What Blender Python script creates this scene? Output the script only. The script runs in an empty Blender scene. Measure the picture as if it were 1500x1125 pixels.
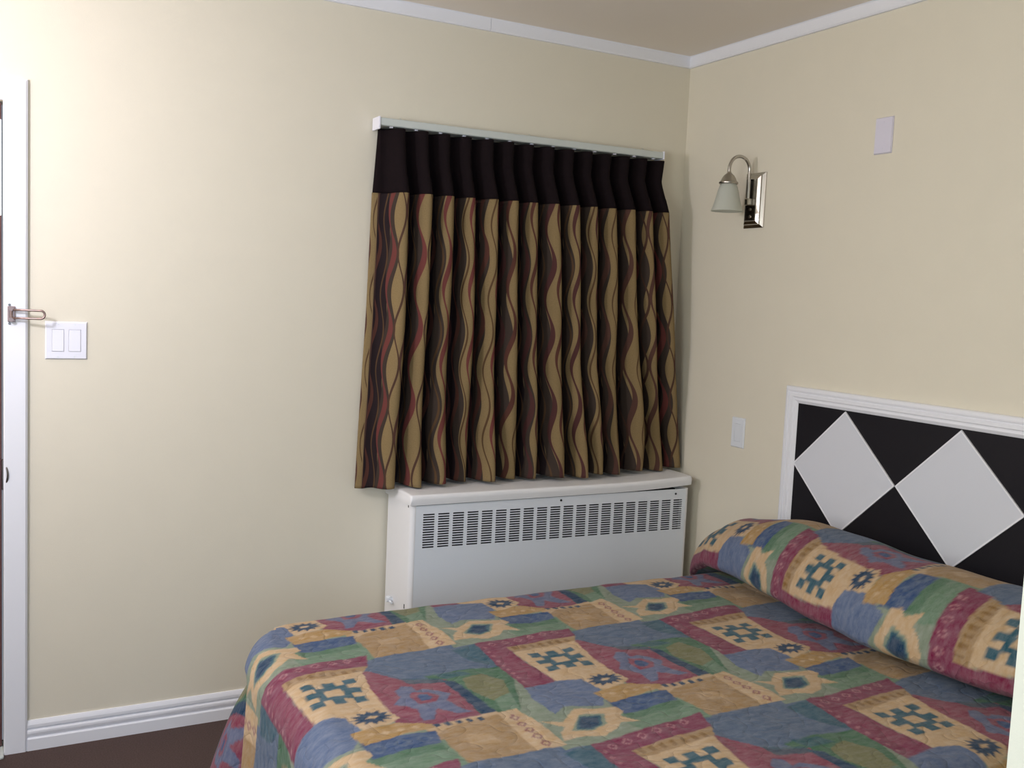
import bpy, bmesh, math, random
import numpy as np
from mathutils import Vector, Matrix

random.seed(7)
S = bpy.context.scene
COL = S.collection
PI = math.pi

# ------------------------------------------------------------------ helpers
def lin(c):
    return tuple(((v / 255) / 12.92 if v / 255 <= .04045 else ((v / 255 + .055) / 1.055) ** 2.4) for v in c)


def mat(name, rgb, rough=.6, metal=0., bump=0., scale=200., var=0., spec=.5, trans=0., ior=1.45, vscale=6.):
    m = bpy.data.materials.new(name); m.use_nodes = True
    nt = m.node_tree; b = nt.nodes['Principled BSDF']
    c = lin(rgb)
    b.inputs['Base Color'].default_value = (*c, 1)
    b.inputs['Roughness'].default_value = rough
    b.inputs['Metallic'].default_value = metal
    b.inputs['Specular IOR Level'].default_value = spec
    b.inputs['Transmission Weight'].default_value = trans
    b.inputs['IOR'].default_value = ior
    tc = nt.nodes.new('ShaderNodeTexCoord')
    if var:
        n = nt.nodes.new('ShaderNodeTexNoise'); n.inputs['Scale'].default_value = vscale; n.inputs['Detail'].default_value = 5
        r = nt.nodes.new('ShaderNodeMix'); r.data_type = 'RGBA'
        r.inputs[6].default_value = (*[v * (1 - var) for v in c], 1)
        r.inputs[7].default_value = (*[min(1, v * (1 + var)) for v in c], 1)
        nt.links.new(tc.outputs['Object'], n.inputs['Vector'])
        nt.links.new(n.outputs['Fac'], r.inputs[0]); nt.links.new(r.outputs[2], b.inputs['Base Color'])
    if bump:
        n = nt.nodes.new('ShaderNodeTexNoise'); n.inputs['Scale'].default_value = scale; n.inputs['Detail'].default_value = 3
        bp = nt.nodes.new('ShaderNodeBump'); bp.inputs['Strength'].default_value = bump; bp.inputs['Distance'].default_value = .002
        nt.links.new(tc.outputs['Object'], n.inputs['Vector'])
        nt.links.new(n.outputs['Fac'], bp.inputs['Height']); nt.links.new(bp.outputs['Normal'], b.inputs['Normal'])
    return m


def bx(bm, x0, x1, y0, y1, z0, z1, bev=0., seg=2):
    vs = [bm.verts.new((x, y, z)) for x in (x0, x1) for y in (y0, y1) for z in (z0, z1)]
    fs = [bm.faces.new([vs[i] for i in q]) for q in ((0, 1, 3, 2), (4, 6, 7, 5), (0, 4, 5, 1), (2, 3, 7, 6), (0, 2, 6, 4), (1, 5, 7, 3))]
    bmesh.ops.recalc_face_normals(bm, faces=fs)
    if bev:
        es = list({e for f in fs for e in f.edges})
        bmesh.ops.bevel(bm, geom=es, offset=bev, segments=seg, profile=.5, affect='EDGES')
    return vs


def tube(bm, pts, r, n=12, cap=True):
    pts = [Vector(p) for p in pts]
    rs = r if isinstance(r, (list, tuple)) else [r] * len(pts)
    rings = []; ref = None
    for i, p in enumerate(pts):
        t = (pts[min(i + 1, len(pts) - 1)] - pts[max(i - 1, 0)]).normalized()
        if ref is None:
            ref = t.orthogonal().normalized()
        ref = (ref - t * ref.dot(t)).normalized(); o = t.cross(ref)
        rings.append([bm.verts.new(p + (ref * math.cos(2 * PI * k / n) + o * math.sin(2 * PI * k / n)) * rs[i]) for k in range(n)])
    for a, b in zip(rings, rings[1:]):
        for k in range(n):
            bm.faces.new((a[k], a[(k + 1) % n], b[(k + 1) % n], b[k]))
    if cap:
        bm.faces.new(rings[0][::-1]); bm.faces.new(rings[-1])


def lathe(bm, prof, cx, cy, n=32, wob=None):
    rings = []
    for r, z in prof:
        rings.append([bm.verts.new((cx + max(r, 1e-5) * math.cos(2 * PI * k / n), cy + max(r, 1e-5) * math.sin(2 * PI * k / n), z)) for k in range(n)])
    for a, b in zip(rings, rings[1:]):
        for k in range(n):
            bm.faces.new((a[k], a[(k + 1) % n], b[(k + 1) % n], b[k]))


def sweep(bm, prof, frames):
    """prof = list of (a, b); frames = list of functions (a, b) -> point; closed profile, capped."""
    rings = [[bm.verts.new(f(a, b)) for a, b in prof] for f in frames]
    n = len(prof)
    for r0, r1 in zip(rings, rings[1:]):
        for k in range(n):
            bm.faces.new((r0[k], r0[(k + 1) % n], r1[(k + 1) % n], r1[k]))
    bm.faces.new(rings[0][::-1]); bm.faces.new(rings[-1])


def obj(name, bm, m, parent=None, smooth=False, angle=None):
    bmesh.ops.recalc_face_normals(bm, faces=bm.faces[:])
    me = bpy.data.meshes.new(name); bm.to_mesh(me); bm.free()
    me.materials.append(m)
    if smooth:
        me.polygons.foreach_set('use_smooth', [True] * len(me.polygons))
        if angle:
            me.set_sharp_from_angle(angle=math.radians(angle))
    o = bpy.data.objects.new(name, me); COL.objects.link(o)
    if parent:
        o.parent = parent
        o.matrix_parent_inverse = Matrix.Translation(-parent.location)
    return o


def thing(name, label, cat, loc, group=None):
    o = bpy.data.objects.new(name, None); COL.objects.link(o); o.location = loc
    o.empty_display_size = .05
    o['label'] = label; o['category'] = cat
    if group: o['group'] = group
    return o


def tag(o, label, cat, group=None):
    o['label'] = label; o['category'] = cat
    if group: o['group'] = group
    return o


def struct(name, bm, m, label=None, parent=None, **k):
    o = obj(name, bm, m, parent, **k)
    if not parent: o['kind'] = 'structure'
    if label: o['label'] = label
    return o


NEW = bmesh.new

# ------------------------------------------------------------------ materials
M = dict(
    wall=mat('wall_paint', (228, 221, 203), .75, bump=.15, scale=420, var=.02, vscale=9, spec=.3),
    wall_w=mat('partition_paint', (208, 209, 196), .7, bump=.1, scale=300, spec=.3),
    ceil=mat('ceiling_paint', (240, 231, 220), .85, bump=.2, scale=160, spec=.2),
    trim=mat('trim_white_paint', (238, 239, 245), .45, bump=.04, scale=120),
    carpet=mat('carpet_brown', (86, 72, 69), .95, bump=1.0, scale=420, var=.55, vscale=230, spec=.1),
    door=mat('door_brown_wood', (98, 66, 66), .5, var=.25, vscale=30),
    heater=mat('heater_white_enamel', (236, 241, 248), .38, bump=.05, scale=90),
    heater_top=mat('heater_lid_enamel', (238, 238, 240), .42, bump=.05, scale=90),
    dark=mat('dark_cavity', (34, 34, 36), .8),
    fins=mat('heater_fins_grey', (92, 92, 94), .5, metal=.4),
    chrome=mat('brushed_nickel', (186, 182, 176), .2, metal=1.),
    nickel=mat('satin_nickel', (176, 170, 160), .28, metal=1.),
    plastic=mat('white_plastic', (236, 236, 246), .35),
    plastic_g=mat('pale_grey_plastic', (230, 234, 240), .35),
    blank=mat('lavender_white_plate', (222, 218, 232), .45),
    black=mat('headboard_black_laminate', (24, 22, 28), .55, bump=.1, scale=300, spec=.3),
    grey=mat('headboard_pale_grey_panel', (217, 219, 227), .7, bump=.12, scale=500, spec=.3),
    rail=mat('rail_white_enamel', (206, 212, 208), .4),
    header=mat('curtain_dark_band', (27, 20, 22), .95, bump=.4, scale=900, var=.2, vscale=60, spec=.1),
    mattress=mat('mattress_ticking', (210, 206, 196), .9, bump=.3, scale=300),
    wood=mat('bed_base_wood', (110, 80, 60), .6, var=.2, vscale=20),
    screw=mat('screw_steel', (120, 118, 116), .35, metal=1.),
    brass=mat('latch_dull_nickel', (150, 128, 122), .35, metal=.85),
)

# frosted glass shade
mg = bpy.data.materials.new('frosted_glass_shade'); mg.use_nodes = True
nt = mg.node_tree; b = nt.nodes['Principled BSDF']
b.inputs['Base Color'].default_value = (*lin((226, 228, 220)), 1); b.inputs['Roughness'].default_value = .45
tr = nt.nodes.new('ShaderNodeBsdfTranslucent'); tr.inputs['Color'].default_value = (*lin((226, 228, 220)), 1)
tp = nt.nodes.new('ShaderNodeBsdfTransparent')
mx = nt.nodes.new('ShaderNodeMixShader'); mx.inputs[0].default_value = .45
mx2 = nt.nodes.new('ShaderNodeMixShader'); mx2.inputs[0].default_value = .10
nt.links.new(b.outputs[0], mx.inputs[1]); nt.links.new(tr.outputs[0], mx.inputs[2])
nt.links.new(mx.outputs[0], mx2.inputs[1]); nt.links.new(tp.outputs[0], mx2.inputs[2])
nt.links.new(mx2.outputs[0], nt.nodes['Material Output'].inputs['Surface'])
M['shade'] = mg


class G:
    """tiny node-graph writer"""
    def __init__(s, nt): s.nt = nt

    def m(s, op, a, b=None, c=None):
        n = s.nt.nodes.new('ShaderNodeMath'); n.operation = op
        for i, v in enumerate((a, b, c)):
            if v is None: continue
            if isinstance(v, (int, float)): n.inputs[i].default_value = v
            else: s.nt.links.new(v, n.inputs[i])
        return n.outputs[0]

    def mix(s, f, a, b):
        n = s.nt.nodes.new('ShaderNodeMix'); n.data_type = 'RGBA'
        for i, v in ((0, f), (6, a), (7, b)):
            if isinstance(v, tuple): n.inputs[i].default_value = (*v, 1)
            elif isinstance(v, (int, float)): n.inputs[i].default_value = v
            else: s.nt.links.new(v, n.inputs[i])
        return n.outputs[2]


# wavy striped curtain cloth, pleat shade painted into its widest bands (UV in metres: u along the cloth, v = height)
mc = bpy.data.materials.new('curtain_stripes_pleat_shade'); mc.use_nodes = True
nt = mc.node_tree; g = G(nt); pb = nt.nodes['Principled BSDF']
pb.inputs['Roughness'].default_value = .9; pb.inputs['Specular IOR Level'].default_value = .15
uvn = nt.nodes.new('ShaderNodeUVMap'); uvn.uv_map = 'UVMap'
sp = nt.nodes.new('ShaderNodeSeparateXYZ'); nt.links.new(uvn.outputs[0], sp.inputs[0])
U, V = sp.outputs[0], sp.outputs[1]
nz = nt.nodes.new('ShaderNodeTexNoise'); nz.inputs['Scale'].default_value = 260; nz.inputs['Detail'].default_value = 2
nt.links.new(uvn.outputs[0], nz.inputs['Vector'])
colr = g.mix(nz.outputs['Fac'], lin((120, 101, 70)), lin((143, 122, 86)))
for PER, off, amp, ph, w0, w1, c in (
        (.236, .012, .004, 0.9, .050, .058, (40, 31, 33)),  # wide plum stripe in every pleat valley, fold shade painted in with it
        (.236, .072, .007, 0.3, .010, .022, (62, 52, 46)),  # neighbouring stripe, also darkened to carry the pleat's shade
        (.236, -.030, .010, 1.2, .004, .012, (74, 60, 50)),
        (.255, .000, .014, 0.0, .0035, .0085, (84, 52, 44)),
        (.255, .038, .013, 0.9, .0022, .0036, (86, 64, 44)),
        (.255, .068, .014, .5, .0030, .0105, (106, 58, 54)),
        (.255, .108, .013, PI + .6, .0024, .0042, (76, 54, 44)),
        (.255, .140, .014, .2, .0035, .0095, (84, 58, 50)),
        (.255, .182, .013, 1.0, .0020, .0036, (86, 64, 46)),
        (.255, .214, .014, .7, .0030, .0095, (78, 48, 46))):
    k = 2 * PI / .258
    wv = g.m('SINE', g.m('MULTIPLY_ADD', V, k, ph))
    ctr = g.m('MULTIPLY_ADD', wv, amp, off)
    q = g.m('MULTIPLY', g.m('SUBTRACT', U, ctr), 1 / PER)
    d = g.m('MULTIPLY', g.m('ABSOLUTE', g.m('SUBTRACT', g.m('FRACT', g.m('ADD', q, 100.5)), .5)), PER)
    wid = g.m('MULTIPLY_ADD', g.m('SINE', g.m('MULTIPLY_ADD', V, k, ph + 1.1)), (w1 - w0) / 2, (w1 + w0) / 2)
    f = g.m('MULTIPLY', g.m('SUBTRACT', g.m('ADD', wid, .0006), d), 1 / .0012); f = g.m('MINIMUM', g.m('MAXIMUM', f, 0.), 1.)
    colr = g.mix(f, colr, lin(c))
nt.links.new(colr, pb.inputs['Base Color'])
wv1 = nt.nodes.new('ShaderNodeBump'); wv1.inputs['Strength'].default_value = .25; wv1.inputs['Distance'].default_value = .001
nt.links.new(nz.outputs['Fac'], wv1.inputs['Height']); nt.links.new(wv1.outputs[0], pb.inputs['Normal'])
M['curtain'] = mc

# quilted printed spread: the print is woven into the mesh as a colour layer, mottled by noise
mq = bpy.data.materials.new('quilted_print'); mq.use_nodes = True
nt = mq.node_tree; g = G(nt); pb = nt.nodes['Principled BSDF']
pb.inputs['Roughness'].default_value = .85; pb.inputs['Specular IOR Level'].default_value = .2
pb.inputs['Sheen Weight'].default_value = .08
at = nt.nodes.new('ShaderNodeAttribute'); at.attribute_name = 'print'
uvn = nt.nodes.new('ShaderNodeUVMap'); uvn.uv_map = 'UVMap'
n1 = nt.nodes.new('ShaderNodeTexNoise'); n1.inputs['Scale'].default_value = 26; n1.inputs['Detail'].default_value = 6; n1.inputs['Roughness'].default_value = .7
mp = nt.nodes.new('ShaderNodeMapping'); mp.inputs['Scale'].default_value = (1, 2.2, 1)
nt.links.new(uvn.outputs[0], mp.inputs[0]); nt.links.new(mp.outputs[0], n1.inputs['Vector'])
bc = nt.nodes.new('ShaderNodeBrightContrast'); nt.links.new(at.outputs['Color'], bc.inputs['Color'])
nt.links.new(g.m('MULTIPLY_ADD', n1.outputs['Fac'], .2, -.10), bc.inputs['Bright'])
hs = nt.nodes.new('ShaderNodeHueSaturation'); nt.links.new(bc.outputs[0], hs.inputs['Color'])
nt.links.new(g.m('MULTIPLY_ADD', n1.outputs['Fac'], -.5, 1.25), hs.inputs['Saturation'])
nt.links.new(hs.outputs[0], pb.inputs['Base Color'])
# vermicelli quilting: a wandering stitched line pressed into the cloth
n2 = nt.nodes.new('ShaderNodeTexNoise'); n2.inputs['Scale'].default_value = 13; n2.inputs['Detail'].default_value = 1.5
nt.links.new(uvn.outputs[0], n2.inputs['Vector'])
ln = g.m('ABSOLUTE', g.m('SUBTRACT', n2.outputs['Fac'], .5))
ln = g.m('MINIMUM', g.m('MULTIPLY', ln, 16.), 1.)
n3 = nt.nodes.new('ShaderNodeTexNoise'); n3.inputs['Scale'].default_value = 45; n3.inputs['Detail'].default_value = 4
nt.links.new(uvn.outputs[0], n3.inputs['Vector'])
hh = g.m('ADD', g.m('POWER', ln, .5), g.m('MULTIPLY', n3.outputs['Fac'], .8))
bp = nt.nodes.new('ShaderNodeBump'); bp.inputs['Strength'].default_value = .55; bp.inputs['Distance'].default_value = .0035
nt.links.new(hh, bp.inputs['Height']); nt.links.new(bp.outputs[0], pb.inputs['Normal'])
M['quilt'] = mq

# ------------------------------------------------------------------ room shell
H = 2.44
XL, YF = -3.5, -4.4           # left wall, wall behind the viewer
bm = NEW(); bx(bm, XL - .1, .1, YF - .1, .1, -.06, 0); struct('floor', bm, M['carpet'], 'dark brown carpet floor')
bm = NEW(); bx(bm, XL - .1, .1, YF - .1, .1, H, H + .06); struct('ceiling', bm, M['ceil'], 'plain taupe ceiling')
DX0, DX1, DZ = -3.30, -2.452, 1.953     # door opening
bm = NEW()
bx(bm, DX1, .1, 0, .1, 0, H); bx(bm, DX0, DX1, 0, .1, DZ, H); bx(bm, XL - .1, DX0, 0, .1, 0, H)
struct('wall_back', bm, M['wall'], 'cream wall with the curtain and heater')
bm = NEW(); bx(bm, 0, .1, YF, 0, 0, H); struct('wall_right', bm, M['wall'], 'cream wall behind the headboard')
bm = NEW()
bx(bm, XL - .1, XL, YF, -3.5, 0, H); bx(bm, XL - .1, XL, -2.3, 0, 0, H); bx(bm, XL - .1, XL, -3.5, -2.3, 0, .9); bx(bm, XL - .1, XL, -3.5, -2.3, 2.1, H)
struct('wall_left', bm, M['wall'], 'cream wall on the left')
WX0, WX1, WZ0, WZ1 = -3.3, -1.75, .85, 2.1   # window in the wall behind the viewer
bm = NEW()
bx(bm, XL - .1, WX0, YF - .1, YF, 0, H); bx(bm, WX1, .1, YF - .1, YF, 0, H)
bx(bm, WX0, WX1, YF - .1, YF, 0, WZ0); bx(bm, WX0, WX1, YF - .1, YF, WZ1, H)
struct('wall_front', bm, M['wall'], 'cream wall with a window')
bm = NEW()
for a in ((WX0, WX0 + .05, WZ0, WZ1), (WX1 - .05, WX1, WZ0, WZ1), (WX0 + .05, WX1 - .05, WZ0, WZ0 + .05), (WX0 + .05, WX1 - .05, WZ1 - .05, WZ1), ((WX0 + WX1) / 2 - .025, (WX0 + WX1) / 2 + .025, WZ0 + .05, WZ1 - .05)):
    bx(bm, a[0], a[1], YF - .08, YF - .03, a[2], a[3], .004, 1)
struct('window_1', bm, M['trim'], 'white frame of an added fill window')
bm = NEW()  # added side window, put in only for the fill light behind it
for a in ((-3.5, -3.45, .9, 2.1), (-2.35, -2.3, .9, 2.1), (-3.45, -2.35, .9, .95), (-3.45, -2.35, 2.05, 2.1)):
    bx(bm, XL - .08, XL - .03, a[0], a[1], a[2], a[3], .004, 1)
struct('added_fill_window', bm, M['trim'], 'white frame of an added fill window')
# partition end that cuts into view at the lower right
bm = NEW(); vs = bx(bm, -1.5765, 0, -2.76, -2.642, 0, H)
struct('wall_partition', bm, M['wall_w'], 'pale partition wall beside the bed')

# cornice boards
CH = .0435
def cornice_prof():
    return [(0, H), (0, H - CH), (.010, H - CH), (.014, H - CH + .006), (.014, H - .004), (.018, H)]
bm = NEW(); pr = cornice_prof()
xs = -.905
sweep(bm, pr, [lambda a, b: (XL, -a, b), lambda a, b: (xs - .0015, -a, b)])
sweep(bm, pr, [lambda a, b: (xs, -a, b), lambda a, b: (-a, -a, b)])
struct('trim_1', bm, M['trim'], 'white ceiling trim above the curtain wall')
bm = NEW()
sweep(bm, pr, [lambda a, b: (-a, -a, b), lambda a, b: (-a, YF, b)])
struct('trim_2', bm, M['trim'], 'white ceiling trim above the headboard wall')

# baseboard profile (depth, height)
bp_ = [(0, 0), (.0145, 0), (.0145, .0360), (.0130, .0378), (.0070, .0395), (.0075, .0425), (.0115, .0480), (.0128, .0540), (.0125, .0600), (.0110, .0630), (.0045, .0655), (.0045, .0690), (.0100, .0715), (.0100, .0800), (.0070, .0880), (.0045, .0930), (0, .0930)]
bm = NEW(); sweep(bm, bp_, [lambda a, b: (-2.388, -a, b), lambda a, b: (0, -a, b)])
struct('baseboard_back', bm, M['trim'], 'white moulded baseboard under the curtain wall')
bm = NEW(); sweep(bm, bp_, [lambda a, b: (-a, -.016, b), lambda a, b: (-a, -2.64, b)])
struct('baseboard_right', bm, M['trim'], 'white moulded baseboard along the headboard wall')

# door with casing
door = bpy.data.objects.new('door_1', None); COL.objects.link(door); door.location = (-2.876, 0, 0)
door['kind'] = 'structure'; door['label'] = 'brown door in a white casing at the left edge'
bm = NEW(); bx(bm, DX0 + .004, DX1 - .004, .022, .062, .012, DZ - .004, .003, 1)
for zz in ((.2, .85), (1.0, 1.5)):
    bx(bm, DX0 + .13, DX1 - .13, .018, .024, zz[0], zz[1], .002, 1)
obj('slab', bm, M['door'], door)
me_ = bpy.data.materials.new('added_glare_glow'); me_.use_nodes = True
me_.node_tree.nodes['Principled BSDF'].inputs['Emission Color'].default_value = (.95, .97, 1, 1); me_.node_tree.nodes['Principled BSDF'].inputs['Emission Strength'].default_value = 1.6
bm = NEW(); bx(bm, DX0 + .06, DX1 - .0045, .0205, .024, 1.625, 1.90, .001, 1); obj('added_glow_pane', bm, me_, door)  # added glowing pane that makes the white glare beside the casing
CW = .064
def cpro(side):  # casing cross-section (across, out)
    return [(0, 0), (0, .012), (.004, .016), (CW - .006, .016), (CW, .011), (CW, 0)]
bm = NEW()
sweep(bm, cpro(1), [lambda a, b: (DX1 + a, -b, .0), lambda a, b: (DX1 + a, -b, DZ + a)])
obj('casing', bm, M['trim'], door)
bm = NEW(); sweep(bm, cpro(1), [lambda a, b: (DX1 + a, -b, DZ + a), lambda a, b: (DX0 - a, -b, DZ + a)])
obj('casing', bm, M['trim'], door)
bm = NEW(); sweep(bm, cpro(1), [lambda a, b: (DX0 - a, -b, DZ + a), lambda a, b: (DX0 - a, -b, 0)])
obj('casing', bm, M['trim'], door)
bm = NEW(); bx(bm, DX0, DX1, -.045, .07, 0, .011, .004, 2)
obj('threshold', bm, M['rail'], door)
bm = NEW()
tube(bm, [(DX1 + .001 + .010 * math.sin(PI * t), -.003 - .016 * math.sin(PI * t), .905 - .085 * t) for t in [i / 14 for i in range(15)]], .0028, 8)
bx(bm, DX1 - .004, DX1 + .003, -.002, .02, .815, .905, .001, 1)
obj('strike_plate', bm, M['screw'], door, smooth=True, angle=40)

# ------------------------------------------------------------------ door guard latch on the casing
t = thing('door_guard', 'metal swing bar door guard on the white door casing', 'latch', (-2.43, -.016, 1.339))
bm = NEW(); bx(bm, -2.441, -2.421, -.021, -.016, 1.316, 1.362, .0015, 2); obj('base_plate', bm, M['brass'], t)
bm = NEW()
for z in (1.323, 1.355): tube(bm, [(-2.432, -.016, z), (-2.432, -.033, z)], .0065, 12)
tube(bm, [(-2.432, -.029, 1.318), (-2.432, -.029, 1.360)], .0042, 10)
obj('hinge', bm, M['brass'], t, smooth=True, angle=40)
bm = NEW()
pts = [(-2.428, -.030, 1.352)] + [(-2.40 + .045 * i / 5, -.034 - .013 * i / 5, 1.352) for i in range(6)]
for i in range(1, 8):
    a = PI / 2 - PI * i / 8
    pts.append((-2.355 + .011 * math.cos(a), -.048, 1.340 + .012 * math.sin(a)))
pts += [(-2.355 - .045 * i / 5, -.047 + .013 * i / 5, 1.328) for i in range(6)] + [(-2.428, -.030, 1.328)]
tube(bm, pts, .0033, 10)
obj('swing_bar', bm, M['brass'], t, smooth=True)
for z in (1.366, 1.311):
    bm = NEW(); tube(bm, [(-2.436, -.015, z), (-2.436, -.0185, z)], [.004, .003], 10); obj('screw', bm, M['screw'], t)

# ------------------------------------------------------------------ switches and plates
def wall_frame(kind, cx, cz):
    """maps plate-local (w, d, h) to the room"""
    if kind == 'back': return lambda w, d, h: (cx + w, -d, cz + h)
    return lambda w, d, h: (-d, cx - w, cz + h)

def local_box(bm, F, w0, w1, d0, d1, h0, h1, bev, seg=2):
    a, b_ = F(w0, d0, h0), F(w1, d1, h1)
    bx(bm, min(a[0], b_[0]), max(a[0], b_[0]), min(a[1], b_[1]), max(a[1], b_[1]), min(a[2], b_[2]), max(a[2], b_[2]), bev, seg)

def plate_with_holes(bm, F, W, Hh, holes, d=.0062, lip=.0035):
    """one solid plate with bevelled rim and rectangular openings"""
    wsx = sorted({-W / 2 + lip, W / 2 - lip, *[v for h in holes for v in h[:2]]})
    hsx = sorted({-Hh / 2 + lip, Hh / 2 - lip, *[v for h in holes for v in h[2:]]})
    grid = {(i, j): bm.verts.new(F(w, d, h)) for i, w in enumerate(wsx) for j, h in enumerate(hsx)}
    for i in range(len(wsx) - 1):
        for j in range(len(hsx) - 1):
            cw, ch = (wsx[i] + wsx[i + 1]) / 2, (hsx[j] + hsx[j + 1]) / 2
            if any(h[0] < cw < h[1] and h[2] < ch < h[3] for h in holes): continue
            bm.faces.new((grid[i, j], grid[i + 1, j], grid[i + 1, j + 1], grid[i, j + 1]))
    be = [e for e in bm.edges if len(e.link_faces) == 1]
    outer = []
    for e in be:
        f = e.link_faces[0]
        outer.append(e)
    r = bmesh.ops.extrude_edge_only(bm, edges=outer)
    nv = [v for v in r['geom'] if isinstance(v, bmesh.types.BMVert)]
    inv = {}
    for v in nv:
        # push to the wall; the rim flares out by the lip, the openings go straight back
        for (i, j), gv in grid.items():
            if (gv.co - v.co).length < 1e-7:
                w, h = wsx[i], hsx[j]
                eo = (i in (0, len(wsx) - 1)) or (j in (0, len(hsx) - 1))
                ww = w + (lip if i == len(wsx) - 1 else -lip if i == 0 else 0) if eo else w
                h2 = h + (lip if j == len(hsx) - 1 else -lip if j == 0 else 0) if eo else h
                inv[v] = F(ww, .0 if not eo else .001, h2); break
    for v, c in inv.items(): v.co = c

def screw_at(F, w, h, parent, d=.0062):
    bm = NEW(); a, b_ = F(w, d - .001, h), F(w, d + .0008, h)
    tube(bm, [a, b_], [.0032, .0026], 12); obj('screw', bm, M['plastic_g'], parent)

F = wall_frame('back', -2.283, 1.2635)
t = thing('light_switch', 'white double rocker light switch on the cream wall beside the door casing', 'light switch', (-2.283, 0, 1.2635))
bm = NEW(); plate_with_holes(bm, F, .1165, .114, [(-.040, -.006, -.0335, .0335), (.006, .040, -.0335, .0335)]); obj('cover_plate', bm, M['plastic'], t)
for c in (-.023, .023):
    bm = NEW(); local_box(bm, F, c - .0163, c + .0163, .0005, .0058, -.0328, .0328, .001, 1)
    vs = [v for v in bm.verts]
    for v in vs:
        if v.co.y < -.004 and v.co.z < 1.2635 - .02: v.co.y -= .0022
    obj('rocker', bm, M['plastic'], t)
    for h in (-.0485, .0485): screw_at(F, c, h, t)

F = wall_frame('right', -.4225, .984)
t = thing('light_switch', 'single white rocker switch plate between the heater and the headboard', 'light switch', (0, -.4225, .984))
bm = NEW(); plate_with_holes(bm, F, .071, .114, [(-.0168, .0168, -.0335, .0335)]); obj('cover_plate', bm, M['plastic_g'], t)
bm = NEW(); local_box(bm, F, -.0161, .0161, .0005, .0055, -.0328, .0328, .001, 1)
for v in bm.verts:
    if v.co.x < -.004 and v.co.z > .984 + .02: v.co.x -= .002
obj('rocker', bm, M['plastic_g'], t)
for h in (-.0485, .0485): screw_at(F, 0, h, t)

F = wall_frame('right', -1.008, 2.0115)
t = thing('blank_wall_plate', 'blank lavender white cover plate high on the headboard wall', 'wall plate', (0, -1.008, 2.0115))
bm = NEW(); plate_with_holes(bm, F, .070, .114, [], lip=.003); obj('cover_plate', bm, M['blank'], t)
for h in (-.0415, .0415):
    bm = NEW(); tube(bm, [F(0, .005, h), F(0, .007, h)], [.003, .0024], 12); obj('screw', bm, M['blank'], t)

# ------------------------------------------------------------------ sconce
SY = -.4335
t = thing('wall_sconce', 'brushed nickel wall sconce with one frosted glass bell shade', 'wall lamp', (0, SY, 1.846))
y0, y1, z0, z1 = SY - .0525, SY + .0525, 1.746, 1.946
def ring(bm, ins, d): return [bm.verts.new((-d, y, z)) for y, z in ((y0 + ins, z0 + ins), (y1 - ins, z0 + ins), (y1 - ins, z1 - ins), (y0 + ins, z1 - ins))]
bm = NEW()
rs = [ring(bm, 0, 0), ring(bm, 0, .004), ring(bm, .003, .006), ring(bm, .011, .012), ring(bm, .013, .016), ring(bm, .0235, .022), ring(bm, .025, .0245), ring(bm, .030, .0235)]
for a, c in zip(rs, rs[1:]):
    for k in range(4): bm.faces.new((a[k], a[(k + 1) % 4], c[(k + 1) % 4], c[k]))
bm.faces.new(rs[-1]); bm.faces.new(rs[0][::-1])
obj('back_plate', bm, M['chrome'], t)
bm = NEW()
bx(bm, -.046, -.023, SY - .0085, SY + .0085, 1.826, 1.851, .003, 2)
obj('arm_mount', bm, M['nickel'], t)
bm = NEW()
RA = .0475; xa = -.037; xc = xa - RA; zt = 1.950
pts = [(xa, SY, 1.838), (xa, SY, 1.87), (xa, SY, 1.91), (xa, SY, zt - .01)]
for i in range(17):
    a = PI * i / 16; pts.append((xc + RA * math.cos(a), SY, zt + RA * math.sin(a)))
pts += [(xc - RA, SY, zt - .012), (xc - RA, SY, zt - .022)]
tube(bm, pts, .0062, 14); obj('arm', bm, M['chrome'], t, smooth=True, angle=50)
sx = xc - RA
bm = NEW(); lathe(bm, [(0, 1.938), (.007, 1.938), (.0075, 1.934), (.011, 1.931), (.018, 1.925), (.024, 1.916), (.028, 1.906), (.030, 1.902), (.034, 1.9005), (.0345, 1.897), (.033, 1.894), (.026, 1.894), (0, 1.896)], sx, SY)
obj('socket_cap', bm, M['nickel'], t, smooth=True, angle=50)
bm = NEW()
out = [(.0255, 1.897), (.029, 1.892), (.033, 1.882), (.038, 1.866), (.042, 1.848), (.0465, 1.830), (.0515, 1.814), (.0565, 1.801), (.0580, 1.797)]
lathe(bm, out + [(.0562, 1.7965)] + [(r - .003, z) for r, z in out[::-1][1:]], sx, SY, 48)
obj('glass_shade', bm, M['shade'], t, smooth=True, angle=60)
bm = NEW(); lathe(bm, [(0, 1.894), (.012, 1.894), (.012, 1.872), (.016, 1.862), (.020, 1.848), (.018, 1.834), (.010, 1.826), (0, 1.824)], sx, SY, 20)
obj('bulb', bm, M['plastic'], t, smooth=True)
for z in (1.812, 1.786):
    bm = NEW(); lathe(bm, [(0, z), (.004, z)], 0, 0, 12); bm.free()
    bm = NEW(); tube(bm, [(-.0235, SY, z), (-.027, SY, z)], [.006, .0045], 14); obj('screw_cap', bm, M['nickel'], t, smooth=True, angle=40)

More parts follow.
